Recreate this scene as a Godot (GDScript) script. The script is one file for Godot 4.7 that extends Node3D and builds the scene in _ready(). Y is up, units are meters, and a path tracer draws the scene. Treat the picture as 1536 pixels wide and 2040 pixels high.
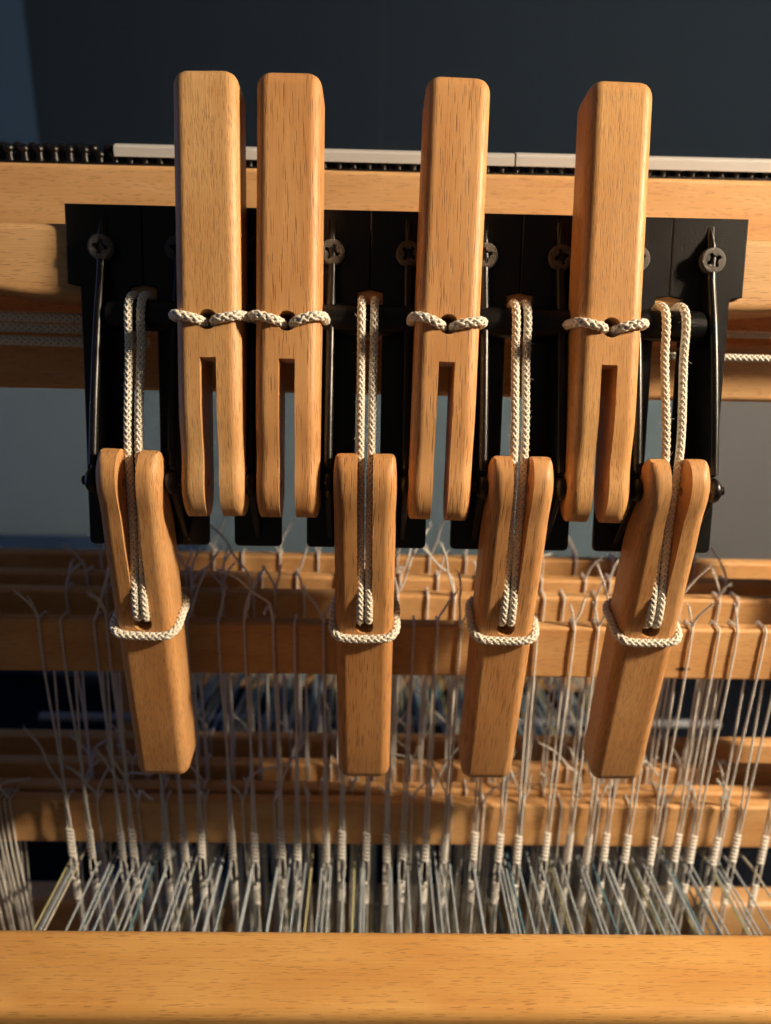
extends Node3D
# A table loom seen close: eight beech levers on a row of black brackets, shaft bars with white heddles and the warp behind them.
# All builders take millimetres; U turns them into metres. The origin is the middle of the lever pivots.

const U := 0.001
var rng := RandomNumberGenerator.new()
var M := {}
var tilt := Basis(Vector3.RIGHT, deg_to_rad(-10.0))      # the bracket row leans back
var used := {}

# ------------------------------------------------------------------ mesh builder
class MB:
	var v := PackedVector3Array()
	var n := PackedVector3Array()
	var ix := PackedInt32Array()
	func add(p: Vector3, q: Vector3) -> int:
		v.append(p * 0.001); n.append(q); return v.size() - 1
	func tri(a: int, b: int, c: int) -> void:
		# wound so that the face is clockwise seen from where the normals point
		var g := (v[b] - v[a]).cross(v[c] - v[a])
		if g.dot(n[a] + n[b] + n[c]) > 0.0:
			ix.append(a); ix.append(c); ix.append(b)
		else:
			ix.append(a); ix.append(b); ix.append(c)
	func quad(a: int, b: int, c: int, d: int) -> void:
		tri(a, b, c); tri(a, c, d)
	func mesh() -> ArrayMesh:
		var arr := []
		arr.resize(Mesh.ARRAY_MAX)
		arr[Mesh.ARRAY_VERTEX] = v; arr[Mesh.ARRAY_NORMAL] = n; arr[Mesh.ARRAY_INDEX] = ix
		var m := ArrayMesh.new()
		m.add_surface_from_arrays(Mesh.PRIMITIVE_TRIANGLES, arr)
		return m

func tube(mb: MB, pts: PackedVector3Array, rad, sides: int, caps := true, closed := false) -> void:
	# a round tube along pts; rad is a number or one number per point
	var k := pts.size()
	var t0 := (pts[1] - pts[0]).normalized()
	var side := t0.cross(Vector3.UP if absf(t0.y) < 0.9 else Vector3.RIGHT).normalized()
	var first := mb.v.size()
	for i in k:
		var t: Vector3
		if closed:
			t = (pts[(i + 1) % k] - pts[(i + k - 1) % k]).normalized()
		else:
			t = (pts[mini(i + 1, k - 1)] - pts[maxi(i - 1, 0)]).normalized()
		side = (side - t * side.dot(t)).normalized()
		var up := t.cross(side)
		var r: float = rad if rad is float else rad[i]
		for s in sides:
			var a := TAU * s / sides
			var q := side * cos(a) + up * sin(a)
			mb.add(pts[i] + q * r, q)
	for i in (k if closed else k - 1):
		var j := (i + 1) % k
		for s in sides:
			var s2 := (s + 1) % sides
			mb.quad(first + i * sides + s, first + i * sides + s2, first + j * sides + s2, first + j * sides + s)
	if caps and not closed:
		for e in [0, k - 1]:
			var t := (pts[e] - pts[1 if e == 0 else k - 2]).normalized()
			var c := mb.add(pts[e], t)
			var ring := []
			for s in sides:
				ring.append(mb.add(mb.v[first + e * sides + s] * 1000.0, t))
			for s in sides:
				mb.tri(c, ring[s], ring[(s + 1) % sides])

func outline(h: float, d: float, r: float, seg := 4) -> Array:
	# [points, normals] of a rounded rectangle h x d centred on 0
	var p := PackedVector2Array()
	var n := PackedVector2Array()
	for c in 4:
		var cx := (h / 2 - r) * (1 if c in [0, 3] else -1)
		var cy := (d / 2 - r) * (1 if c in [0, 1] else -1)
		for s in seg + 1:
			var a := PI / 2 * (c + float(s) / seg)
			var q := Vector2(cos(a), sin(a))
			p.append(Vector2(cx, cy) + q * r); n.append(q)
	return [p, n]

func bar(mb: MB, at: Vector3, size: Vector3, r: float, axis := 0, bow = null, steps := 1) -> void:
	# a bar with rounded long edges along x (axis 0) or y (axis 1), ends bevelled
	var o := outline(size.y if axis == 0 else size.x, size.z, r)
	var p: PackedVector2Array = o[0]
	var q: PackedVector2Array = o[1]
	var k := p.size()
	var ln := size.x if axis == 0 else size.y
	var rings := []
	var e := minf(r * 0.7, 1.2)
	var stations := [[-ln / 2, e], [-ln / 2 + e, 0.0]]
	for i in range(1, steps):
		stations.append([-ln / 2 + ln * i / steps, 0.0])
	stations.append([ln / 2 - e, 0.0]); stations.append([ln / 2, e])
	for st in stations:
		var ring := []
		for i in k:
			var w: Vector2 = p[i] - q[i] * st[1]
			if bow != null:
				w = bow.call(st[0], w)
			var pos: Vector3 = Vector3(st[0], w.x, w.y) if axis == 0 else Vector3(w.x, st[0], w.y)
			var nn := Vector3(0, q[i].x, q[i].y) if axis == 0 else Vector3(q[i].x, 0, q[i].y)
			ring.append(mb.add(at + pos, nn))
		rings.append(ring)
	for a in rings.size() - 1:
		for i in k:
			var j := (i + 1) % k
			mb.quad(rings[a][i], rings[a][j], rings[a + 1][j], rings[a + 1][i])
	for e2 in 2:
		var d := (Vector3(1, 0, 0) if axis == 0 else Vector3(0, 1, 0)) * (1 if e2 else -1)
		var src: Array = rings[-1] if e2 else rings[0]
		var cen := Vector3.ZERO
		for i in k:
			cen += mb.v[src[i]] * 1000.0
		var c := mb.add(cen / k, d)
		var cap := []
		for i in k:
			cap.append(mb.add(mb.v[src[i]] * 1000.0, d))
		for i in k:
			mb.tri(c, cap[i], cap[(i + 1) % k])

func slab(mb: MB, poly: PackedVector2Array, z0: float, z1: float, ch: float, turn := 0) -> void:
	# a polygon in (x, y) made thick from z0 to z1 with chamfered edges; turn 1 stands it in (z, y), thick along x
	if Geometry2D.is_polygon_clockwise(poly):
		poly.reverse()
	var k := poly.size()
	var inn := PackedVector2Array()
	for i in k:
		var a := (poly[i] - poly[(i + k - 1) % k]).normalized()
		var b := (poly[(i + 1) % k] - poly[i]).normalized()
		var na := Vector2(a.y, -a.x)
		var nb := Vector2(b.y, -b.x)
		var m := (na + nb).normalized()
		inn.append(poly[i] - m * ch / maxf(m.dot(na), 0.4))
	var tri := Geometry2D.triangulate_polygon(inn)
	var put := func(p: Vector2, z: float) -> Vector3: return Vector3(p.x, p.y, z) if turn == 0 else Vector3(z, p.y, p.x)
	for e in 2:
		var z := z1 if e else z0
		var d := Vector3(0, 0, 1 if e else -1) if turn == 0 else Vector3(1 if e else -1, 0, 0)
		var id := []
		for p in inn:
			id.append(mb.add(put.call(p, z), d))
		for t in range(0, tri.size(), 3):
			mb.tri(id[tri[t]], id[tri[t + 1]], id[tri[t + 2]])
	for i in k:
		var j := (i + 1) % k
		var b := (poly[j] - poly[i]).normalized()
		var nn := Vector2(b.y, -b.x)
		var s := Vector3(nn.x, nn.y, 0) if turn == 0 else Vector3(0, nn.y, nn.x)
		mb.quad(mb.add(put.call(poly[i], z0 + ch), s), mb.add(put.call(poly[j], z0 + ch), s), mb.add(put.call(poly[j], z1 - ch), s), mb.add(put.call(poly[i], z1 - ch), s))
		for e in 2:
			var d := (Vector3(0, 0, 1 if e else -1) if turn == 0 else Vector3(1 if e else -1, 0, 0))
			var cn := (d + s).normalized()
			var zo := z1 - ch if e else z0 + ch
			var zi := z1 if e else z0
			mb.quad(mb.add(put.call(poly[i], zo), cn), mb.add(put.call(poly[j], zo), cn), mb.add(put.call(inn[j], zi), cn), mb.add(put.call(inn[i], zi), cn))

func ball(mb: MB, c: Vector3, r: Vector3, seg := 14, rows := 9) -> void:
	var rings := []
	for i in rows + 1:
		var ring := []
		for s in seg:
			var a := TAU * s / seg
			var b := PI * i / rows
			var q := Vector3(sin(b) * cos(a), cos(b), sin(b) * sin(a))
			ring.append(mb.add(c + q * r, (q / r).normalized()))
		rings.append(ring)
	for i in rows:
		for s in seg:
			mb.quad(rings[i][s], rings[i][(s + 1) % seg], rings[i + 1][(s + 1) % seg], rings[i + 1][s])

func smooth_path(pts: Array, step: float) -> PackedVector3Array:
	# a rounded line through pts, sampled every step millimetres
	var c := Curve3D.new()
	c.bake_interval = step
	for i in pts.size():
		var a: Vector3 = pts[maxi(i - 1, 0)]
		var b: Vector3 = pts[mini(i + 1, pts.size() - 1)]
		var here: Vector3 = pts[i]
		var t := (b - a).normalized()
		c.add_point(here, -t * here.distance_to(a) * 0.33, t * here.distance_to(b) * 0.33)
	var n := maxi(3, int(c.get_baked_length() / step))
	var out := PackedVector3Array()
	for i in n + 1:
		out.append(c.sample_baked(c.get_baked_length() * i / n, true))
	return out

func frames(pts: PackedVector3Array) -> Array:
	var out := []
	var t0 := (pts[1] - pts[0]).normalized()
	var side := t0.cross(Vector3.UP if absf(t0.y) < 0.9 else Vector3.RIGHT).normalized()
	for i in pts.size():
		var t := (pts[mini(i + 1, pts.size() - 1)] - pts[maxi(i - 1, 0)]).normalized()
		side = (side - t * side.dot(t)).normalized()
		out.append([side, t.cross(side)])
	return out

func braid(mb: MB, ctrl: Array, scale := 1.0) -> void:
	# a round braid of eight strands, four one way and four the other, woven over and under
	var pts := smooth_path(ctrl, 0.5)
	var f := frames(pts)
	var ph := rng.randf() * TAU
	for k in 8:
		var way := 1.0 if k < 4 else -1.0
		var line := PackedVector3Array()
		for i in pts.size():
			var a := TAU * i * 0.5 / (9.6 * scale)
			var w := way * a + (k % 4) * PI / 2 + ph
			var r := (1.08 + way * 0.17 * cos(4.0 * a)) * scale
			line.append(pts[i] + (f[i][0] * cos(w) + f[i][1] * sin(w)) * r)
		tube(mb, line, 0.54 * scale, 6)

func fuzz(mb: MB, ctrl: Array, count: int) -> void:
	# stray fibres that stand off a cord
	var pts := smooth_path(ctrl, 2.0)
	for i in count:
		var a: Vector3 = pts[rng.randi_range(2, pts.size() - 3)] + Vector3(rng.randf_range(-1, 1), rng.randf_range(-1, 1), rng.randf_range(-1, 1)).normalized() * 1.25
		var d := Vector3(rng.randfn(), rng.randfn() * 1.3, rng.randfn()).normalized()
		var e := Vector3(rng.randfn(), rng.randfn(), rng.randfn()) * 0.25
		tube(mb, PackedVector3Array([a, a + d * 0.7 + e, a + d * 1.3 + e * 2.5]), 0.045, 3, false)

func twist(mb: MB, pts: PackedVector3Array, ply: float, off: float, pitch: float, plies := 2, sides := 4, phase := 0.0) -> void:
	# a laid cord: plies wound round one another; pts must be evenly spaced
	var f := frames(pts)
	var ds := pts[0].distance_to(pts[1])
	for k in plies:
		var line := PackedVector3Array()
		for i in pts.size():
			var a := TAU * (i * ds / pitch + float(k) / plies) + phase
			line.append(pts[i] + (f[i][0] * cos(a) + f[i][1] * sin(a)) * off)
		tube(mb, line, ply, sides)

# ------------------------------------------------------------------ naming and placing
func numbered(called: String) -> String:
	used[called] = used.get(called, -1) + 1
	return called if used[called] == 0 else "%s_%03d" % [called, used[called]]

func tag(o: Node, label: String, category: String, group := "", kind := "") -> Node:
	o.set_meta("label", label)
	if category: o.set_meta("category", category)
	if group: o.set_meta("group", group)
	if kind: o.set_meta("kind", kind)
	return o

func thing(called: String, at := Vector3.ZERO) -> Node3D:
	var o := Node3D.new()
	o.name = numbered(called)
	o.position = at * U
	add_child(o)
	return o

func part(called: String, m: Mesh, mat: Material, parent: Node, at := Vector3.ZERO) -> MeshInstance3D:
	var o := MeshInstance3D.new()
	o.name = numbered(called) if parent == self else called
	o.mesh = m
	o.material_override = mat
	o.position = at * U
	parent.add_child(o, true)
	return o

# ------------------------------------------------------------------ materials
func wood_images(seed_: int, dashes: int, length: float, width: float, dark: float, light: Color, deep: Color) -> Array:
	# beech: straight streaks along v, broad bands and short dark pores; 1024 x 2048 pixels stand for 60 x 120 mm
	var w := 1024
	var h := 2048
	var r := RandomNumberGenerator.new()
	r.seed = seed_
	var fn := FastNoiseLite.new()
	fn.seed = seed_
	fn.frequency = 0.09
	fn.fractal_octaves = 4
	var a := fn.get_seamless_image(w, 24)
	a.convert(Image.FORMAT_L8)
	a.resize(w, h, Image.INTERPOLATE_CUBIC)
	fn.seed = seed_ + 1
	fn.frequency = 0.012
	fn.fractal_octaves = 3
	var b := fn.get_seamless_image(256, 128)
	b.convert(Image.FORMAT_L8)
	b.resize(w, h, Image.INTERPOLATE_CUBIC)
	fn.seed = seed_ + 2
	fn.frequency = 0.25
	fn.fractal_octaves = 2
	var g := fn.get_seamless_image(512, 256)
	g.convert(Image.FORMAT_L8)
	g.resize(w, h, Image.INTERPOLATE_BILINEAR)
	var da := a.get_data()
	var db := b.get_data()
	var dg := g.get_data()
	var pore := PackedFloat32Array()
	pore.resize(w * h)
	for i in dashes:
		var x0 := r.randf() * w
		var y0 := r.randf() * h
		var ln := length * r.randf_range(0.5, 1.2)
		var wd := width * r.randf_range(0.65, 1.15)
		var dk := dark * r.randf_range(0.4, 1.0)
		var lean := r.randf_range(-0.01, 0.05)
		for yy in int(ln):
			var t := yy / ln
			var half := wd * 0.5 * sqrt(maxf(0.0, sin(PI * t)))
			var cx := x0 + lean * yy
			for xx in range(int(floor(cx - half)), int(ceil(cx + half)) + 1):
				var cover := clampf(half + 0.5 - absf(xx - cx), 0.0, 1.0)
				var at := posmod(xx, w) + posmod(int(y0) + yy, h) * w
				pore[at] = maxf(pore[at], dk * cover)
	var col := PackedByteArray()
	col.resize(w * h * 3)
	var hgt := PackedByteArray()
	hgt.resize(w * h)
	for i in w * h:
		var t := clampf((da[i] - 128) * 0.0017 + (db[i] - 128) * 0.0024 + (dg[i] - 128) * 0.0007 + 0.42, 0.0, 1.0)
		var p := pore[i]
		var k := 1.0 - p
		col[i * 3] = int((light.r + (deep.r - light.r) * t) * (1.0 - 0.62 * p) * 255.0)
		col[i * 3 + 1] = int((light.g + (deep.g - light.g) * t) * (1.0 - 0.74 * p) * 255.0)
		col[i * 3 + 2] = int((light.b + (deep.b - light.b) * t) * (1.0 - 0.82 * p) * 255.0)
		hgt[i] = int(clampf(150.0 * k + 60.0 + (da[i] - 128) * 0.16 + (dg[i] - 128) * 0.10, 0.0, 255.0))
	return [Image.create_from_data(w, h, false, Image.FORMAT_RGB8, col), Image.create_from_data(w, h, false, Image.FORMAT_L8, hgt)]

func wood(pair: Array, along_x: bool, shift: Vector3, tint: Color, rough := 0.4) -> StandardMaterial3D:
	var m := StandardMaterial3D.new()
	m.albedo_texture = pair[0]
	m.albedo_color = tint
	m.heightmap_enabled = true
	m.heightmap_texture = pair[1]
	m.heightmap_scale = 0.012
	m.roughness = rough
	m.metallic_specular = 0.42
	m.uv1_triplanar = true
	m.uv1_triplanar_sharpness = 8.0
	m.uv1_scale = Vector3(1000.0 / 120, 1000.0 / 60, 1000.0 / 60) if along_x else Vector3(1000.0 / 60, 1000.0 / 120, 1000.0 / 60)
	m.uv1_offset = shift
	return m

func plain(c: Color, rough: float, spec := 0.5, metal := 0.0) -> StandardMaterial3D:
	var m := StandardMaterial3D.new()
	m.albedo_color = c.linear_to_srgb()
	m.roughness = rough
	m.metallic_specular = spec
	m.metallic = metal
	return m

func grainy(m: StandardMaterial3D, freq: float, depth: float, tile: float, seed_: int) -> StandardMaterial3D:
	# a fine moulded or woven relief
	var fn := FastNoiseLite.new()
	fn.seed = seed_
	fn.frequency = freq
	fn.fractal_octaves = 3
	var im := fn.get_seamless_image(256, 256)
	im.convert(Image.FORMAT_L8)
	m.heightmap_enabled = true
	m.heightmap_texture = ImageTexture.create_from_image(im)
	m.heightmap_scale = depth
	m.uv1_triplanar = true
	m.uv1_scale = Vector3.ONE * (1000.0 / tile)
	return m

func make_materials() -> void:
	var fine := wood_images(11, 3600, 58.0, 2.6, 0.42, Color(0.90, 0.745, 0.565), Color(0.765, 0.565, 0.375))
	var coarse := wood_images(23, 900, 112.0, 3.7, 0.62, Color(0.885, 0.715, 0.53), Color(0.76, 0.55, 0.36))
	var wide := wood_images(37, 1000, 62.0, 2.6, 0.52, Color(0.89, 0.725, 0.53), Color(0.78, 0.58, 0.38))
	for im in wide:
		im.rotate_90(CLOCKWISE)
	M.fine = fine.map(func(i): return ImageTexture.create_from_image(i))
	M.coarse = coarse.map(func(i): return ImageTexture.create_from_image(i))
	M.wide = wide.map(func(i): return ImageTexture.create_from_image(i))
	M.black = grainy(plain(Color(0.006, 0.0055, 0.0055), 0.34, 0.45), 0.08, 0.003, 16.0, 5)
	var dr := RandomNumberGenerator.new()
	dr.seed = 77
	var dust := Image.create(512, 512, false, Image.FORMAT_RGB8)
	dust.fill(Color(0.30, 0.29, 0.29))
	for i in 700:
		var g := dr.randf_range(0.35, 0.85)
		dust.fill_rect(Rect2i(dr.randi() % 510, dr.randi() % 510, 1 + int(dr.randf() * 1.3), 1 + int(dr.randf() * 1.3)), Color(g, g * 0.96, g * 0.9))
	M.black.albedo_color = Color(0.30, 0.29, 0.29)
	M.black.albedo_texture = ImageTexture.create_from_image(dust)
	M.steel = grainy(plain(Color(0.085, 0.078, 0.07), 0.42, 0.5, 0.5), 0.06, 0.03, 6.0, 6)
	M.recess = plain(Color(0.02, 0.02, 0.02), 0.6)
	M.cord = plain(Color(0.82, 0.77, 0.67), 0.55, 0.4)
	M.cord.rim_enabled = true
	M.cord.rim = 0.3
	M.heddle = plain(Color(0.90, 0.87, 0.83), 0.45, 0.5)
	M.heddle.backlight_enabled = true
	M.heddle.backlight = Color(0.55, 0.54, 0.52)
	M.warp_grey = plain(Color(0.40, 0.45, 0.50), 0.6, 0.4)
	M.warp_blue = plain(Color(0.10, 0.22, 0.30), 0.7)
	M.warp_olive = plain(Color(0.56, 0.52, 0.28), 0.7)
	M.warp_pale = plain(Color(0.58, 0.55, 0.45), 0.7)
	M.cover = plain(Color(0.60, 0.58, 0.57), 0.3, 0.5)
	M.rod = plain(Color(0.26, 0.28, 0.32), 0.6, 0.4)
	M.wall_low = grainy(plain(Color(0.145, 0.205, 0.255), 0.8, 0.1), 0.05, 0.02, 60.0, 8)
	M.wall_high = plain(Color(0.013, 0.021, 0.034), 0.7, 0.1)
	M.wall_blue = plain(Color(0.03, 0.06, 0.11), 0.7, 0.1)
	M.cloth = grainy(plain(Color(0.008, 0.010, 0.017), 0.9, 0.1), 0.2, 0.05, 20.0, 9)

# ------------------------------------------------------------------ levers
const LEVER_L := 125.0
var lever_rows := []
func lever_row(y: float) -> Array:
	for i in range(1, lever_rows.size()):
		var a: Array = lever_rows[i - 1]
		var b: Array = lever_rows[i]
		if y <= b[0] or i == lever_rows.size() - 1:
			var t := clampf((y - a[0]) / maxf(b[0] - a[0], 1e-5), 0.0, 1.0)
			return [lerpf(a[1], b[1], t), lerpf(a[2], b[2], t), lerpf(a[3], b[3], t), lerpf(a[4], b[4], t)]
	return []

func lever_depth(p: Vector3) -> float:
	# distance of p outside the rounded section of the lever at its height
	var r := lever_row(p.y)
	var q := Vector2(absf(p.x) - r[2] + r[3], absf(p.z - (r[0] + r[1]) / 2) - (r[0] - r[1]) / 2 + r[3])
	return Vector2(maxf(q.x, 0), maxf(q.y, 0)).length() + minf(maxf(q.x, q.y), 0.0) - r[3]

func lever_normal(p: Vector3) -> Vector3:
	var e := 0.05
	var g := Vector3(lever_depth(p + Vector3(e, 0, 0)) - lever_depth(p - Vector3(e, 0, 0)), 0, lever_depth(p + Vector3(0, 0, e)) - lever_depth(p - Vector3(0, 0, e)))
	g.y = (lever_depth(p + Vector3(0, 0.5, 0)) - lever_depth(p - Vector3(0, 0.5, 0))) * 0.1
	return g.normalized()

func lever_solid() -> ArrayMesh:
	# lengthwise y (pivot at 0, handle to +y), depth z (face with the cord hole +z), width x
	var st := SurfaceTool.new()
	st.begin(Mesh.PRIMITIVE_TRIANGLES)
	var rows := []
	# y, front z, back z, half width, corner radius
	var knob := 11.0
	for i in range(0, 7):
		var a := -PI / 2 + (PI / 2) * i / 6.0 * 0.98
		if i == 0: a = -PI / 2 + 0.16
		var c := cos(a)
		rows.append([sin(a) * knob, -1.0 + c * 7.9, -1.0 - c * 8.0, 10.0 - 1.5 * pow(1.0 - c, 1.6), minf(3.6, 7.0 * c * 0.8)])
	var prof := [[2.5, 6.9, -9.0], [6.0, 6.5, -8.6], [10.0, 6.8, -8.6], [14.0, 7.6, -8.8], [18.0, 8.4, -9.0], [23.0, 8.9, -9.0], [30.0, 9.0, -9.0], [60.0, 9.0, -9.0], [90.0, 9.0, -9.0], [LEVER_L - 4.6, 9.0, -9.0]]
	for p in prof:
		rows.append([p[0], p[1], p[2], 10.0, 3.9])
	for i in range(1, 6):
		var a := PI / 2 * i / 5.0
		var inset := 3.0 * (1.0 - cos(a))
		rows.append([LEVER_L - 4.6 + 4.6 * sin(a), 9.0 - inset, -9.0 + inset, 10.0 - inset, maxf(3.9 - inset * 0.6, 1.6)])
	lever_rows = rows
	var rings := []
	for r in rows:
		var o := outline(r[3] * 2, r[1] - r[2], r[4], 5)
		var ring := PackedVector3Array()
		for q in o[0]:
			ring.append(Vector3(q.x, r[0], q.y + (r[1] + r[2]) / 2))
		rings.append(ring)
	var k: int = rings[0].size()
	st.set_smooth_group(0)
	for a in rings.size() - 1:
		for i in k:
			var j := (i + 1) % k
			for q in [rings[a][i], rings[a][j], rings[a + 1][j], rings[a][i], rings[a + 1][j], rings[a + 1][i]]:
				st.add_vertex(q)
	st.set_smooth_group(-1)
	for e in 2:
		var ring: PackedVector3Array = rings[-1] if e else rings[0]
		var c := Vector3.ZERO
		for q in ring: c += q / k
		for i in k:
			var j := (i + 1) % k
			for q in ([c, ring[i], ring[j]] if e else [c, ring[j], ring[i]]):
				st.add_vertex(q)
	st.generate_normals()
	return st.commit()

func carve(cuts: Array) -> ArrayMesh:
	# the lever with its saw slot, cord groove, cord hole and pin holes taken out
	var c := CSGMesh3D.new()
	c.name = "carving"
	c.mesh = lever_solid()
	add_child(c)
	for q in cuts:
		var s: CSGPrimitive3D
		if q[0] == "box":
			s = CSGBox3D.new()
			s.size = q[2]
			if q.size() > 3:
				s.rotation.z = q[3]
		else:
			s = CSGCylinder3D.new()
			s.radius = q[2].x; s.height = q[2].y; s.sides = 24; s.smooth_faces = true
			s.rotation = Vector3(PI / 2, 0, 0) if q[3] == 0 else Vector3(0, 0, PI / 2)
		s.position = q[1]
		s.operation = CSGShape3D.OPERATION_SUBTRACTION
		c.add_child(s)
	await get_tree().process_frame
	await get_tree().process_frame
	var arr := c.bake_static_mesh().surface_get_arrays(0)
	remove_child(c)
	c.queue_free()
	var v: PackedVector3Array = arr[Mesh.ARRAY_VERTEX]
	var ix: PackedInt32Array = arr[Mesh.ARRAY_INDEX] if arr[Mesh.ARRAY_INDEX] != null else PackedInt32Array(range(v.size()))
	var pos := PackedVector3Array()
	var nor := PackedVector3Array()
	for t in range(0, ix.size(), 3):
		var f := -(v[ix[t + 1]] - v[ix[t]]).cross(v[ix[t + 2]] - v[ix[t]])
		if f.length() < 1e-7:
			continue
		f = f.normalized()
		for k in 3:
			var p := v[ix[t + k]]
			var q := f
			if absf(lever_depth(p)) < 0.15:
				var g := lever_normal(p)
				if g.dot(f) > 0.72:
					q = g
			pos.append(p * U); nor.append(q)
	var out := []
	out.resize(Mesh.ARRAY_MAX)
	out[Mesh.ARRAY_VERTEX] = pos
	out[Mesh.ARRAY_NORMAL] = nor
	var m := ArrayMesh.new()
	m.add_surface_from_arrays(Mesh.PRIMITIVE_TRIANGLES, out)
	return m

# ------------------------------------------------------------------ heddles
var heddle_mesh := {}
func heddle_parts(drop: float, bar_d: float, variant: int) -> Dictionary:
	# meshes of one heddle: origin at the top front edge of its bar, eye at -drop
	var key := "%d_%d" % [roundi(drop), variant]
	if heddle_mesh.has(key):
		return heddle_mesh[key]
	var d := {}
	var mid := -bar_d / 2
	for side in 2:
		var z0 := 0.75 if side == 0 else -bar_d - 0.75
		var x1 := 0.75 if side == 0 else -0.75
		var mb := MB.new()
		var low := [Vector3(0, 0.8, mid), Vector3(0, 0.8, z0 * 0.8 + mid * 0.2), Vector3(0, -1.0, z0), Vector3(0, -26, z0)]
		low.append(Vector3(x1 * 0.6, -60 if drop < 118 else -75, lerpf(z0, mid, 0.45)))
		low.append(Vector3(x1, -drop, mid))
		twist(mb, smooth_path(low, 0.6), 0.34, 0.29, 3.4 + 0.2 * variant, 2, 4, variant + side * 1.3)
		d["leg%d" % side] = mb.mesh()
	for c in 2:
		var mb := MB.new()
		var top := -drop if c == 0 else -drop - 28.5
		var n := 8 if c == 0 else 7
		var pitch := 2.1 if c == 0 else 1.9
		var line := PackedVector3Array()
		for i in n * 10 + 1:
			var a := TAU * i / 10.0
			line.append(Vector3(cos(a) * 1.45, top - pitch * i / 10.0 + 0.8 * cos(a) * (1 if variant % 2 else -1), mid + sin(a) * 0.75))
		tube(mb, line, 0.58, 5)
		d["coil%d" % c] = mb.mesh()
	for side in 2:
		var s := 1.0 if side == 0 else -1.0
		var mb := MB.new()
		var p := [Vector3(s * 0.8, -drop - 16, mid), Vector3(s * 1.3, -drop - 19.0, mid), Vector3(s * 1.3, -drop - 26, mid), Vector3(s * 0.9, -drop - 29.5, mid)]
		twist(mb, smooth_path(p, 0.6), 0.32, 0.27, 3.3, 2, 4, side)
		var q := [Vector3(s * 0.8, -drop - 40, mid), Vector3(s * 0.7 + 0.3 * variant, -drop - 70, mid + s), Vector3(s * 0.9, -drop - 118, mid + s * 3)]
		twist(mb, smooth_path(q, 0.6), 0.34, 0.29, 3.4, 2, 4, side * 2.0)
		d["lower%d" % side] = mb.mesh()
	heddle_mesh[key] = d
	return d

var tails := []
func make_tails() -> void:
	for k in 14:
		var mb := MB.new()
		var out := 1.0 if k % 2 else -1.0
		var ln := rng.randf_range(9, 19) if k < 10 else rng.randf_range(22, 40)
		var rise := rng.randf_range(0.4, 1.0) if k < 10 else rng.randf_range(-0.3, 0.2)
		var p := [Vector3(0, 0.4, -0.4)]
		var dir := Vector3(out * rng.randf_range(0.05, 0.45), rise + 0.7, rng.randf_range(-0.2, 0.3)).normalized()
		var here := Vector3(0, 0.6, -0.2)
		for s in 4:
			here += dir * ln / 4
			dir = (dir + Vector3(out * rng.randf_range(-0.15, 0.28), rng.randf_range(-0.45, 0.1) * (1.7 if k >= 10 else 0.6), rng.randf_range(-0.3, 0.3))).normalized()
			p.append(here)
		var line := smooth_path(p, 0.6)
		twist(mb, line, 0.33, 0.28, 3.3, 2, 4, k)
		# the cut tip splays a little
		var t: Vector3 = (line[-1] - line[-4]).normalized()
		for f in 5:
			var a := Vector3(rng.randfn(), rng.randfn(), rng.randfn()) * 0.35
			tube(mb, PackedVector3Array([line[-2], line[-1] + t * 0.8 + a, line[-1] + t * 1.5 + a * 2.2]), 0.14, 3)
		tails.append(mb.mesh())

func heddle(at: Vector3, drop: float, bar_d: float, full: bool, label: String, group: String, n_tails: int) -> void:
	var v := rng.randi() % 3
	var d := heddle_parts(drop, bar_d, v)
	var o := thing("heddle", at)
	tag(o, label, "heddle", group)
	o.rotation = Vector3(0, 0, rng.randf_range(-0.012, 0.012))
	part("leg", d.leg0, M.heddle, o)
	part("leg", d.leg1, M.heddle, o)
	if full:
		part("stitched_coil", d.coil0, M.heddle, o)
		part("stitched_coil", d.coil1, M.heddle, o)
		part("eye_cord", d.lower0, M.heddle, o)
		part("eye_cord", d.lower1, M.heddle, o)
	for k in n_tails:
		var t := part("cut_end", tails[rng.randi() % tails.size()], M.heddle, o)
		t.rotation.y = rng.randf_range(-0.9, 0.9)

# ------------------------------------------------------------------ the scene
func _ready() -> void:
	rng.seed = 4711
	var cam := Camera3D.new()
	cam.name = "camera"
	cam.position = Vector3(-10.4, 66.0, 231.0) * U
	cam.rotation_degrees = Vector3(-18.0, -1.04, 1.27)
	var at := CameraAttributesPhysical.new()
	at.frustum_focal_length = 17.46          # 69 degrees upright
	at.frustum_focus_distance = 0.234
	at.exposure_aperture = 6.0               # an opening of 2.9 mm
	at.frustum_near = 0.01
	at.frustum_far = 20.0
	cam.attributes = at
	cam.fov = 69.0
	cam.near = 0.01
	cam.far = 20.0
	add_child(cam)
	cam.current = true
	var env := Environment.new()
	env.background_mode = Environment.BG_COLOR
	env.background_color = Color(0.043, 0.041, 0.040).linear_to_srgb()
	env.tonemap_mode = Environment.TONE_MAPPER_LINEAR
	env.tonemap_exposure = 1.0
	env.sdfgi_enabled = true
	env.ssao_enabled = true
	env.ssil_enabled = true
	var we := WorldEnvironment.new()
	we.name = "world"
	we.environment = env
	add_child(we)
	lamp(Vector3(690, 400, 245), Color(1.0, 0.80, 0.56), 1.17)
	window_light()
	make_materials()
	build_room()
	build_loom()
	await build_levers()
	build_shafts()
	build_warp()
	build_beater()

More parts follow.
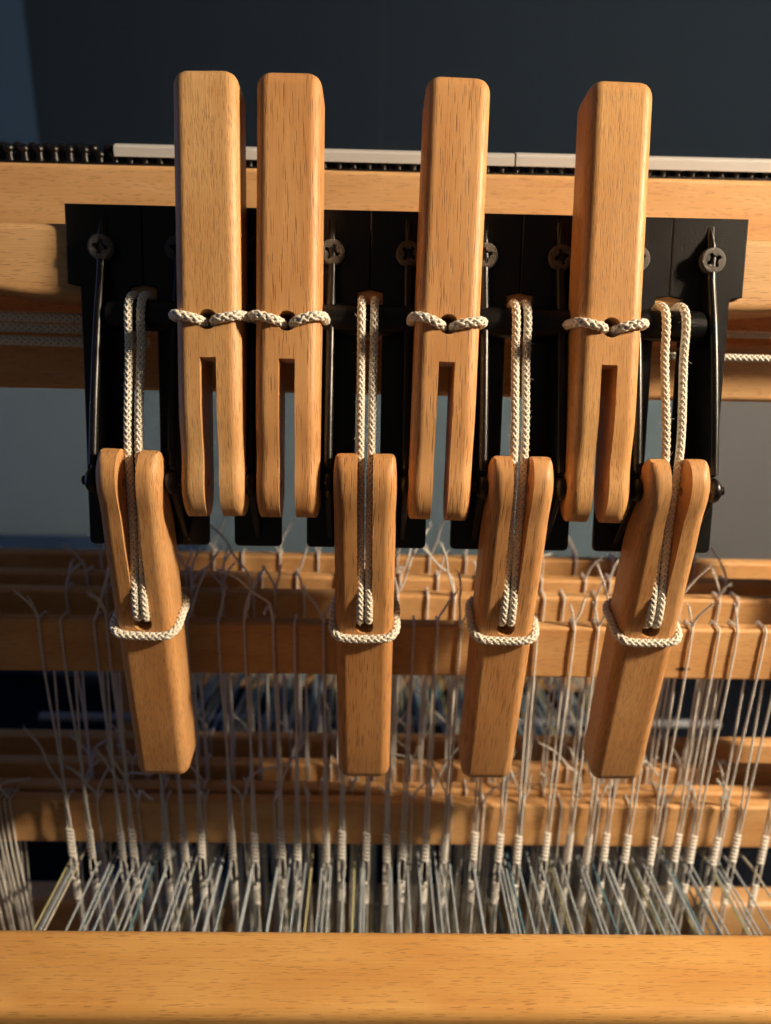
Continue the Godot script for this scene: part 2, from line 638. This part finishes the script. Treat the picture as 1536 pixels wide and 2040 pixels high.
func lamp(at: Vector3, c: Color, energy: float) -> void:
	# the warm lamp that stands to the right of and above the photographer
	var o := thing("lamp", at)
	o.look_at_from_position(at * U, Vector3.ZERO)
	tag(o, "warm lamp with a round bulb, outside the picture at the upper right", "lamp")
	var mb := MB.new()
	ball(mb, Vector3.ZERO, Vector3(35, 35, 35), 20, 12)
	var glow := plain(Color(1, 0.85, 0.6), 0.5)
	glow.emission_enabled = true
	glow.emission = c.linear_to_srgb()
	glow.emission_energy_multiplier = 6.0
	part("bulb", mb.mesh(), glow, o)
	var sh := MB.new()
	var ring := []
	for i in 2:
		var r := []
		for s in 32:
			var a := TAU * s / 32
			r.append(sh.add(Vector3(cos(a) * [42, 105][i], sin(a) * [42, 105][i], [60, -30][i]), Vector3(cos(a), sin(a), 0.6).normalized()))
		ring.append(r)
	for s in 32:
		sh.quad(ring[0][s], ring[0][(s + 1) % 32], ring[1][(s + 1) % 32], ring[1][s])
	part("lamp_shade", sh.mesh(), plain(Color(0.5, 0.5, 0.5), 0.6), o)
	var l := OmniLight3D.new()
	l.name = "bulb_light"
	l.light_color = c.linear_to_srgb()
	l.light_energy = energy
	l.light_size = 0.034
	l.omni_range = 8.0
	l.omni_attenuation = 2.0
	l.shadow_enabled = true
	o.add_child(l)

func window_light() -> void:
	# a window at dusk, far to the left, whose blue light grazes the wall behind the loom
	var o := thing("window", Vector3(-1500, 250, -250))
	o.rotation.y = PI / 2 - 0.15
	tag(o, "window with blue evening light, outside the picture at the left", "window")
	var q := QuadMesh.new()
	q.size = Vector2(0.7, 1.0)
	var glow := plain(Color(0.2, 0.3, 0.5), 0.3)
	glow.emission_enabled = true
	glow.emission = Color(0.25, 0.42, 0.75)
	glow.emission_energy_multiplier = 0.6
	part("pane", q, glow, o)
	var l := AreaLight3D.new()
	l.name = "window_light"
	l.area_size = Vector2(0.7, 1.0)
	l.light_color = Color(0.42, 0.62, 1.0)
	l.light_energy = 0.22
	l.shadow_enabled = true
	l.position = Vector3(0, 0, 0.01)
	l.rotation.y = PI
	o.add_child(l)

func build_room() -> void:
	var w := MB.new()
	bar(w, Vector3(0, -430, -708), Vector3(3200, 860, 16), 2.0)
	tag(part("wall", w.mesh(), M.wall_low, self), "grey green wall far behind the loom", "", "", "structure")
	# dark tall panels above
	var xs := [-1600.0, -392.0, -8.0, 1600.0]
	for i in 3:
		var p := MB.new()
		bar(p, Vector3((xs[i] + xs[i + 1]) / 2, 502, -705), Vector3(xs[i + 1] - xs[i] - 0.6, 1000, 18), 2.0)
		tag(part("wall_panel", p.mesh(), M.wall_blue if i == 0 else M.wall_high, self), ["dark blue wall panel at the left behind the loom", "dark grey wall panel behind the leftmost raised levers", "dark slate wall panel behind the right hand raised levers"][i], "wall panel", "dark panels on the wall")
	var r := MB.new()
	bar(r, Vector3(386, -200, -694), Vector3(14, 400, 12), 2.0, 1)
	tag(part("wall_batten", r.mesh(), plain(Color(0.10, 0.11, 0.12), 0.6), self), "narrow dark upright batten on the wall behind the rightmost lever", "batten")
	var pale := MB.new()
	bar(pale, Vector3(588, -230, -697), Vector3(380, 420, 6), 2.0)
	tag(part("wall_board", pale.mesh(), plain(Color(0.165, 0.17, 0.185), 0.8, 0.1), self), "pale pinkish board on the wall at the far right behind the loom", "board")
	var crate := MB.new()
	bar(crate, Vector3(-430, -310, -560), Vector3(430, 130, 160), 30.0)
	tag(part("storage_box", crate.mesh(), plain(Color(0.035, 0.065, 0.125), 0.8, 0.1), self), "blue box low against the wall at the far left behind the loom", "box")
	var t := MB.new()
	bar(t, Vector3(0, -372, -150), Vector3(1800, 30, 1000), 6.0)
	tag(part("table", t.mesh(), M.cloth, self), "dark navy table top under the loom", "table")

func hard(p: Array) -> PackedVector2Array:
	return PackedVector2Array(p)

func build_loom() -> void:
	var loom := thing("table_loom", Vector3(0, -357, -150))
	tag(loom, "beech table loom frame with black lever brackets screwed to its top bar", "loom")
	var off := Vector3(0, 357, 150)
	# the bar that carries the brackets leans with them; its underside bellies down behind the row
	var castle := MB.new()
	var bow := func(s: float, p: Vector2) -> Vector2:
		if p.x < 0:
			return p + Vector2(5.0 * smoothstep(116.0, 165.0, absf(s)), 0)
		return p
	bar(castle, Vector3.ZERO, Vector3(430, 24.5, 22), 3.0, 0, bow, 40)
	var cb := part("castle_bar", castle.mesh(), wood(M.wide, true, Vector3(0.13, 0.41, 0.2), Color(1, 1, 1)), loom)
	cb.transform = Transform3D(tilt, (tilt * Vector3(0, 71.0, -29.4) + off) * U)
	for spec in [["top_rail", Vector3(0, 87.5, -92), Vector3(460, 30, 14), 2.0, 0.55], ["cord_board", Vector3(0, 51, -72), Vector3(430, 32, 12), 2.0, 0.8], ["lower_castle_rail", Vector3(0, 30.5, -66), Vector3(430, 22, 16), 2.5, 0.27],
			["back_beam", Vector3(0, -278, -368), Vector3(430, 30, 30), 6.0, 0.65], ["base_rail", Vector3(0, -296, -118), Vector3(640, 26, 16), 4.0, 0.9]]:
		var mb := MB.new()
		bar(mb, Vector3.ZERO, spec[2], spec[3])
		part(spec[0], mb.mesh(), wood(M.wide, true, Vector3(spec[4], spec[4] * 3.1, 0.4), Color(1, 1, 1)), loom, spec[1] + off)
	for s in [-1, 1]:
		for z in [-60.0, -368.0]:
			var mb := MB.new()
			var high := 100.0 if z > -100 else -240.0
			bar(mb, Vector3(0, (high - 357) / 2, 0), Vector3(24, high + 357, 30), 3.0, 1)
			part("side_post", mb.mesh(), wood(M.coarse, false, Vector3(s * 0.3, 0.2, z * 0.01), Color(1, 1, 1)), loom, Vector3(s * 227, 0, z) + off)
	var rod := MB.new()
	tube(rod, PackedVector3Array([Vector3(-260, 0, 0), Vector3(260, 0, 0)]), 3.2, 14)
	part("back_rod", rod.mesh(), M.rod, loom, Vector3(0, -262, -262) + off)
	part("back_rod", rod.mesh(), M.rod, loom, Vector3(0, -318, -284) + off)
	# nine bracket modules side by side: a flange, a hanging leg, a rib that swells to the pivot
	var plate := MB.new()
	var cr := func(cx: float, cy: float, r: float, a0: float) -> Array:
		var o := []
		for i in 4:
			var a := a0 + PI / 2 * i / 3
			o.append(Vector2(cx + cos(a) * r, cy + sin(a) * r))
		return o
	var po := [Vector2(-12.485, 88.7), Vector2(-12.485, 63.5), Vector2(-8.2, 62.6)]
	po += cr.call(-6.6, -22.2, 1.6, PI)
	po += cr.call(6.6, -22.2, 1.6, PI * 1.5)
	po += [Vector2(8.2, 62.6), Vector2(12.485, 63.5), Vector2(12.485, 88.7)]
	slab(plate, hard(po), -18.2, -16.6, 0.4)
	var rib := MB.new()
	var side := [Vector2(-16.8, 87), Vector2(-15.8, 83), Vector2(-14.6, 79), Vector2(-14.0, 68), Vector2(-9.4, 52), Vector2(-4.5, 28), Vector2(-1.6, 8), Vector2(-0.6, 3), Vector2(-0.6, -3), Vector2(-4, -7), Vector2(-13, -17), Vector2(-16.8, -21)]
	slab(rib, hard(side), -1.1, 1.1, 0.4, 1)
	var edge := smooth_path([Vector3(0, 85.5, -16.6), Vector3(0, 79, -14.4), Vector3(0, 69, -13.7), Vector3(0, 52, -9.0), Vector3(0, 28, -4.0), Vector3(0, 5, -0.4)], 2.0)
	var er := []
	for i in edge.size():
		er.append(1.35 * smoothstep(0.0, 5.0, float(i)) + 0.15)
	tube(rib, edge, er, 10)
	tube(rib, PackedVector3Array([Vector3(0, 74.6, -17), Vector3(0, 74.6, -14.6)]), 4.3, 18)
	ball(rib, Vector3(0, 0, 0), Vector3(2.45, 4.0, 4.0))
	tube(rib, PackedVector3Array([Vector3(-3.2, 0, 0), Vector3(3.2, 0, 0)]), 1.5, 10)
	var screw := screw_mesh()
	for i in 9:
		var b := part("lever_bracket", plate.mesh() if i == 0 else loom.get_node("lever_bracket").mesh, M.black, loom)
		b.transform = Transform3D(tilt, (tilt * Vector3((i - 4) * 25.0, 0, 0) + off) * U)
		part("rib", rib.mesh() if i == 0 else loom.get_node("lever_bracket/rib").mesh, M.black, b)
		var sc := part("screw", screw[0], M.steel, b, Vector3(0, 74.6, -13.2))
		sc.rotation.z = rng.randf_range(0, TAU)
		var rec := part("screw_recess", screw[1], M.recess, b, Vector3(0, 74.6, -13.2))
		rec.rotation.z = sc.rotation.z
	var axle := MB.new()
	tube(axle, PackedVector3Array([Vector3(-97.4, 0, 0), Vector3(-96.6, 0, 0), Vector3(-95.6, 0, 0), Vector3(95.6, 0, 0), Vector3(96.6, 0, 0), Vector3(97.4, 0, 0)]), [3.6, 4.7, 5.0, 5.0, 4.7, 3.6], 22)
	var ax := part("axle_rod", axle.mesh(), M.black, loom)
	ax.transform = Transform3D(tilt, (tilt * Vector3(0, 53.0, -11.4) + off) * U)
	# the raddle on top of the rail: a black strip of knobbed teeth, most of it under a white cover
	var rad := thing("raddle", Vector3(0, 102.5, -92))
	tag(rad, "black toothed raddle strip lying along the top of the loom", "raddle")
	var base := MB.new()
	bar(base, Vector3(0, 0.5, 0), Vector3(460, 1.0, 10), 0.4)
	bar(base, Vector3(0, 2.2, -2.4), Vector3(460, 4.2, 1.6), 0.4)
	var tooth := MB.new()
	tube(tooth, PackedVector3Array([Vector3(0, 0.8, 0), Vector3(0, 3.6, 0), Vector3(0, 5.0, 0)]), [1.9, 1.5, 1.7], 8)
	ball(tooth, Vector3(0, 6.0, 0), Vector3(2.15, 1.9, 2.15), 10, 7)
	part("strip", base.mesh(), M.black, rad)
	var tm := tooth.mesh()
	for i in 75:
		part("tooth", tm, M.black, rad, Vector3(-226 + i * 5.8, 0, 1.6))
		part("tooth", tm, M.black, rad, Vector3(-223.1 + i * 5.8, -0.9 if i < 18 else -2.4, 3.4))
	for k in 2:
		var cv := MB.new()
		var pr := []
		var wide := 6.0 if k == 0 else 6.3
		for i in 9:
			var a := PI * i / 8
			pr.append(Vector2(-cos(a) * wide, 6.2 + sin(a) * 2.0 + (0.25 if k else 0.0)))
		pr = [Vector2(-wide, 3.0)] + pr + [Vector2(wide, 3.0), Vector2(wide - 0.8, 3.0), Vector2(wide - 0.8, 6.2)]
		for i in range(7, 0, -1):
			var a := PI * i / 8
			pr.append(Vector2(-cos(a) * (wide - 0.8), 6.2 + sin(a) * 1.3 + (0.25 if k else 0.0)))
		pr += [Vector2(-wide + 0.8, 6.2), Vector2(-wide + 0.8, 3.0)]
		var x0 := -112.5 if k == 0 else 43.0
		var x1 := 42.6 if k == 0 else 235.0
		slab(cv, hard(pr), x0, x1, 0.15, 1)
		var o := part("raddle_cover", cv.mesh(), M.cover, self, Vector3(0, 102.5, -92))
		tag(o, ["white plastic cover strip clipped over the raddle, its left end in view", "white plastic cover strip clipped over the raddle, running out at the right edge"][k], "cover strip", "white cover strips on the raddle")
	# cords that run sideways behind the brackets
	for c in [[-1, 47.5, -44.0, 40.0, 1.1, "upper white cord running left in shade behind the brackets"], [-1, 43.6, -46.0, 33.0, 1.1, "middle white cord running left in shade behind the brackets"], [-1, 39.2, -44.0, 31.0, 1.1, "lowest white cord running left in shade behind the brackets"],
			[1, 46.0, -54.0, 33.0, 0.8, "thin white cord running right high behind the brackets"], [1, 39.3, -34.0, 26.0, 0.82, "bright white cord running right in front of the lower rail"]]:
		var mb := MB.new()
		braid(mb, [Vector3(c[0] * 92, c[1], c[2]), Vector3(c[0] * 120, c[1] - 0.2, c[2]), Vector3(c[0] * 214, c[1] - 1.0 * c[0], c[2])], c[4])
		tag(part("pull_string", mb.mesh(), M.cord, self), c[5], "cord", "cords to the shafts")

func screw_mesh() -> Array:
	# countersunk head with a six point star of a cross recess: [head, floor of the recess]
	var mb := MB.new()
	var star := PackedVector2Array()
	for quarter in 4:
		for c in [[-13.0, 2.55], [13.0, 2.55], [31.0, 1.3], [45.0, 1.75], [59.0, 1.3]]:
			star.append(Vector2.from_angle(deg_to_rad(c[0] + 90.0 * quarter)) * c[1])
	var n := 20
	var rings := []
	for spec in [[4.15, -1.5, 0.9], [4.15, -0.2, 0.7], [4.1, 0.35, 0.8], [3.6, 0.75, 0.2], [2.9, 0.85, 0.0]]:
		var ring := []
		for i in n * 2:
			var a := TAU * i / (n * 2)
			ring.append(mb.add(Vector3(cos(a) * spec[0], sin(a) * spec[0], spec[1]), Vector3(cos(a) * spec[2], sin(a) * spec[2], 1.0).normalized()))
		rings.append(ring)
	for k in 4:
		for i in n * 2:
			mb.quad(rings[k][i], rings[k][(i + 1) % (n * 2)], rings[k + 1][(i + 1) % (n * 2)], rings[k + 1][i])
	var top := []
	for i in n:
		top.append(mb.add(Vector3(star[i].x, star[i].y, 0.85), Vector3(0, 0, 1)))
	for i in n:
		mb.tri(rings[4][i * 2], rings[4][i * 2 + 1], top[i])
		mb.tri(rings[4][i * 2 + 1], rings[4][(i * 2 + 2) % (n * 2)], top[(i + 1) % n])
		mb.tri(rings[4][i * 2 + 1], top[(i + 1) % n], top[i])
	for i in n:
		var j := (i + 1) % n
		var d := (star[j] - star[i]).normalized()
		var nn := Vector3(-d.y, d.x, 0.3).normalized()
		mb.quad(mb.add(Vector3(star[i].x, star[i].y, 0.85), nn), mb.add(Vector3(star[j].x, star[j].y, 0.85), nn), mb.add(Vector3(star[j].x * 0.7, star[j].y * 0.7, -1.5), nn), mb.add(Vector3(star[i].x * 0.7, star[i].y * 0.7, -1.5), nn))
	var fl := MB.new()
	var c := fl.add(Vector3(0, 0, -1.45), Vector3(0, 0, 1))
	var id := []
	for i in n:
		id.append(fl.add(Vector3(star[i].x * 0.72, star[i].y * 0.72, -1.45), Vector3(0, 0, 1)))
	for i in n:
		fl.tri(c, id[i], id[(i + 1) % n])
	return [mb.mesh(), fl.mesh()]

func build_levers() -> void:
	var cuts := [["box", Vector3(0, 9.25, 0), Vector3(5.0, 58.5, 30)], ["box", Vector3(0, 43.5, -6.0), Vector3(5.0, 13.0, 9.5)], ["cyl", Vector3(0, 50, 0), Vector2(3.1, 30), 0], ["cyl", Vector3(0, 0, -1.2), Vector2(1.5, 14), 1]]
	for sx in [-1, 1]:
		cuts.append(["box", Vector3(sx * 6.1, 23.0, 9.0), Vector3(2.8, 0.45, 0.26)])
	var body := await carve(cuts)
	var splayed := cuts.duplicate()
	for sx in [-1, 1]:
		splayed.append(["box", Vector3(sx * 0.46, 9.0, 0), Vector3(5.0, 58.0, 30), sx * 0.016])
	var open_body := await carve(splayed)
	# x of the pivot and of the tip (mm), raised or not, wood, tint, label
	var spec := [
		[-86.9, -90.6, false, "fine", Color(0.97, 0.92, 0.84), "leftmost hanging beech lever, half in shade, its fork round a shaded white cord"],
		[-60.9, -63.5, true, "fine", Color(0.98, 0.96, 0.90), "leftmost raised beech lever with fine close grain"],
		[-37.4, -37.9, true, "coarse", Color(0.97, 0.93, 0.86), "second raised beech lever from the left, close beside the leftmost one"],
		[-12.9, -12.1, false, "coarse", Color(0.95, 0.90, 0.81), "hanging beech lever that points straight down between the second and third raised levers"],
		[10.8, 13.8, true, "coarse", Color(0.98, 0.94, 0.87), "third raised beech lever from the left with long dark grain flecks"],
		[36.4, 36.0, false, "coarse", Color(0.97, 0.93, 0.86), "hanging beech lever between the two right hand raised levers"],
		[61.4, 63.8, true, "fine", Color(0.97, 0.92, 0.82), "rightmost raised beech lever, its left side in view"],
		[86.0, 87.4, false, "fine", Color(0.95, 0.90, 0.82), "rightmost hanging beech lever with a brown left side"],
	]
	for i in 8:
		var s: Array = spec[i]
		var up: bool = s[2]
		var m := wood(M[s[3]], false, Vector3(rng.randf(), rng.randf(), rng.randf()), s[4], 0.46)
		var o := part("lever", open_body if i in [0, 5, 7] else body, m, self, Vector3(s[0], 0, 0))
		var lean := atan2(s[1] - s[0], LEVER_L)
		# raised: hole face to the viewer, leaning back 15 degrees; hanging: turned right over about the pivot
		var b: Basis
		if up:
			b = Basis(Vector3.BACK, -lean) * Basis(Vector3.RIGHT, deg_to_rad(-15.1))
		else:
			b = Basis(Vector3.BACK, lean) * Basis(Vector3.RIGHT, deg_to_rad(-169.3))
		o.basis = b
		tag(o, s[5], "lever", "wooden levers of the loom")
		tie_lever(i, s[0], b, up)

func tie_lever(i: int, x: float, b: Basis, up: bool) -> void:
	var mb := MB.new()
	var piv := Vector3(x, 0, 0)
	var f := func(p: Vector3) -> Vector3: return piv + b * p         # from the lever's own axes
	var br := func(p: Vector3) -> Vector3: return Vector3(x, 0, 0) + tilt * p   # from the bracket's axes
	# the loop round the lever: out of the hole on the +z face both ways, round the sides, one band across the back
	for s in [-1.0, 1.0]:
		var w := rng.randf_range(-0.5, 0.5)
		braid(mb, [f.call(Vector3(s * 1.7, 49.4, 2)), f.call(Vector3(s * 1.9, 49.5, 7.5)), f.call(Vector3(s * 3.2, 49.9, 9.7)), f.call(Vector3(s * 6.4, 50.8 + w, 10.2)), f.call(Vector3(s * 9.2, 51.4 + w, 9.6)), f.call(Vector3(s * 10.9, 51.8 + w, 6.6)), f.call(Vector3(s * 11.1, 52.2, 0)), f.call(Vector3(s * 10.9, 53.0, -6.4)), f.call(Vector3(s * 9.2, 53.6, -9.6)), f.call(Vector3(s * 6.2, 54.1, -10.3)), f.call(Vector3(s * -0.4, 54.3, -10.4))], 0.92)
	for s in [-1.0, 1.0]:
		var wide: float = [1.95, 2.0, 2.0, 2.05, 2.0, 1.85, 2.0, 3.2][i]
		var low := 1.5
		var p := []
		if up:
			# straight back from the hole, over the axle and away
			p = [f.call(Vector3(s * 1.3, 50.3, 3)), f.call(Vector3(s * 1.5, 50.0, -8)), br.call(Vector3(s * 1.9, 59.6, -11)), br.call(Vector3(s * 1.9, 58.0, -22))]
		else:
			var lx: float = (b * Vector3(0, 47, 0)).x
			p = [br.call(Vector3(s * wide, 56.0, -23)), br.call(Vector3(s * wide, 58.8, -15.5)), br.call(Vector3(s * wide, 59.4, -11.6)), br.call(Vector3(s * wide, 57.6, -6.8)), br.call(Vector3(s * wide, 53, -4.7)), br.call(Vector3(s * wide * 0.96, 42, -4.4)), Vector3(x + s * lerpf(wide, low, 0.5), 14, -2.6), Vector3(x + s * low + lx * 0.25, -12, -0.6), f.call(Vector3(s * 1.48, 33.0, -7.1)), f.call(Vector3(s * 1.46, 41.0, -9.1)), f.call(Vector3(s * 1.44, 46.4, -9.2)), f.call(Vector3(s * 1.6, 48.6, -7.4)), f.call(Vector3(s * 1.5, 49.6, -4))]
		braid(mb, p, 0.84)
		if not up:
			fuzz(mb, p, 90)
	var o := part("braided_tie", mb.mesh(), M.cord, self)
	tag(o, ["shaded white braided cord tied to the leftmost hanging lever", "white braided cord looped round the leftmost raised lever", "white braided cord looped round the second raised lever from the left", "white braided cord running down into the lever that points straight down",
		"white braided cord looped round the third raised lever from the left", "white braided cord running down into the hanging lever between the two right hand raised levers", "white braided cord looped round the rightmost raised lever", "white braided cord with two strands apart, tied to the rightmost hanging lever"][i], "cord", "braided cords tied to the levers")

const BAR_D := 7.0
# front face z, top y, name, first heddle x, spacing, count, drop to the eye (0: not in view)
const SHAFTS := [
	[-48.0, -74.0, "raised", -147.0, 10.4, 32, 107.0], [-78.0, -74.0, "raised", -145.0, 13.2, 24, 107.0], [-98.0, -74.0, "raised", -148.0, 17.0, 19, 108.0], [-124.0, -74.0, "raised", -150.0, 19.0, 17, 109.0],
	[-58.0, -171.5, "lowered", -152.0, 16.5, 20, 110.0], [-68.0, -171.5, "lowered", -143.0, 18.0, 18, 110.0], [-86.0, -171.5, "lowered", -150.0, 20.0, 17, 110.0], [-108.0, -171.5, "lowered", -140.0, 22.0, 15, 110.0]]
const ORD := ["first", "second", "third", "fourth", "fifth", "sixth", "seventh", "eighth", "ninth", "tenth", "eleventh", "twelfth", "thirteenth", "fourteenth", "fifteenth", "sixteenth", "seventeenth", "eighteenth", "nineteenth", "twentieth", "twenty-first", "twenty-second", "twenty-third", "twenty-fourth", "twenty-fifth", "twenty-sixth", "twenty-seventh", "twenty-eighth", "twenty-ninth", "thirtieth", "thirty-first", "thirty-second"]
const NTH := ["nearest", "second", "third", "farthest"]

func build_shafts() -> void:
	make_tails()
	for i in 7:
		heddle(Vector3(-191.0 + i * 2.5, -171.5, -58.0), 111.0, BAR_D, false, "spare white heddle cord, %s from the left in the bunch at the far left" % ORD[i], "bunched spare heddles", 1 if i in [3, 6] else 0)
	for k in 8:
		var s: Array = SHAFTS[k]
		var mb := MB.new()
		bar(mb, Vector3(0, -12, -BAR_D / 2), Vector3(420, 24, BAR_D), 1.6)
		var rank: String = NTH[k % 4]
		var o := part("shaft_bar", mb.mesh(), wood(M.wide, true, Vector3(rng.randf(), rng.randf(), rng.randf()), Color(1.0, 0.98, 0.94), 0.45), self, Vector3(0, s[1], s[0]))
		tag(o, "%s %s beech shaft bar hung with white heddles" % [rank, s[2]], "shaft bar", "shaft bars of the loom")
		if k == 0:
			var kn := MB.new()
			ball(kn, Vector3(0, 0, 0), Vector3(3.4, 0.9, 0.16), 14, 7)
			part("knot", kn.mesh(), plain(Color(0.10, 0.05, 0.02), 0.6), o, Vector3(122.5, -18.6, 0.02))
		for i in s[5]:
			var x: float = s[3] + s[4] * i + rng.randf_range(-3.2, 3.2)
			var raised: bool = s[2] == "raised"
			heddle(Vector3(x, s[1], s[0]), s[6] + [0.0, 1.0, 2.0][(i * 7) % 3], BAR_D, k < 4, "white looped heddle cord, %s from the left on the %s %s shaft bar" % [ORD[i], rank, s[2]], "heddles on the %s %s bar" % [rank, s[2]], [0, 1, 1, 2, 2, 2][rng.randi() % 6] if k != 7 else 1)

func warp_mesh(z: float, y: float) -> ArrayMesh:
	# from under the beater back through the eye to the back beam; x is the thread's own
	var mb := MB.new()
	var front := PackedVector3Array()
	var a := Vector3(0, y + 1.5, 82)
	var e := Vector3(0, y, z)
	var n := int(a.distance_to(e) / 0.6)
	for i in n + 1:
		front.append(a.lerp(e, float(i) / n))
	twist(mb, front, 0.33, 0.28, 2.8, 2, 4)
	tube(mb, PackedVector3Array([e, Vector3(0, -261, -360), Vector3(0, -266, -384)]), 0.75, 5, false)
	return mb.mesh()

func build_warp() -> void:
	for k in 8:
		var s: Array = SHAFTS[k]
		var y: float = s[1] - s[6] - 22.0
		if k >= 4: y = -262.0
		var front := warp_mesh(s[0] - BAR_D / 2, y)
		for i in s[5]:
			rng.seed = 1000 * k + i
			var x: float = s[3] + s[4] * i + rng.randf_range(-1.5, 1.5)
			var which := rng.randf()
			var mat: Material = M.warp_grey
			var word := "grey"
			if k == 0 and i == s[5] - 1 or k == 1 and i == 0:
				mat = M.warp_pale; word = "pale"
			elif k >= 3:
				mat = M.warp_olive if which < 0.4 else M.warp_blue
				word = "olive" if which < 0.4 else "blue"
			var o := part("warp_thread", front, mat, self, Vector3(x, 0, 0))
			tag(o, "%s warp thread, %s from the left through the heddles of the %s %s shaft bar" % [word, ORD[i], NTH[k % 4], s[2]], "warp thread", "warp threads")
	rng.seed = 99

func build_beater() -> void:
	var o := thing("beater", Vector3(0, -158.6, 60.2))
	tag(o, "wide beech beater rail lying across the front under the levers", "beater")
	var mb := MB.new()
	bar(mb, Vector3(0, 12.5, 0), Vector3(460, 25, 28.6), 3.6)
	part("top_rail", mb.mesh(), wood(M.wide, true, Vector3(0.37, 0.2, 0.71), Color(0.98, 0.94, 0.79), 0.36), o)
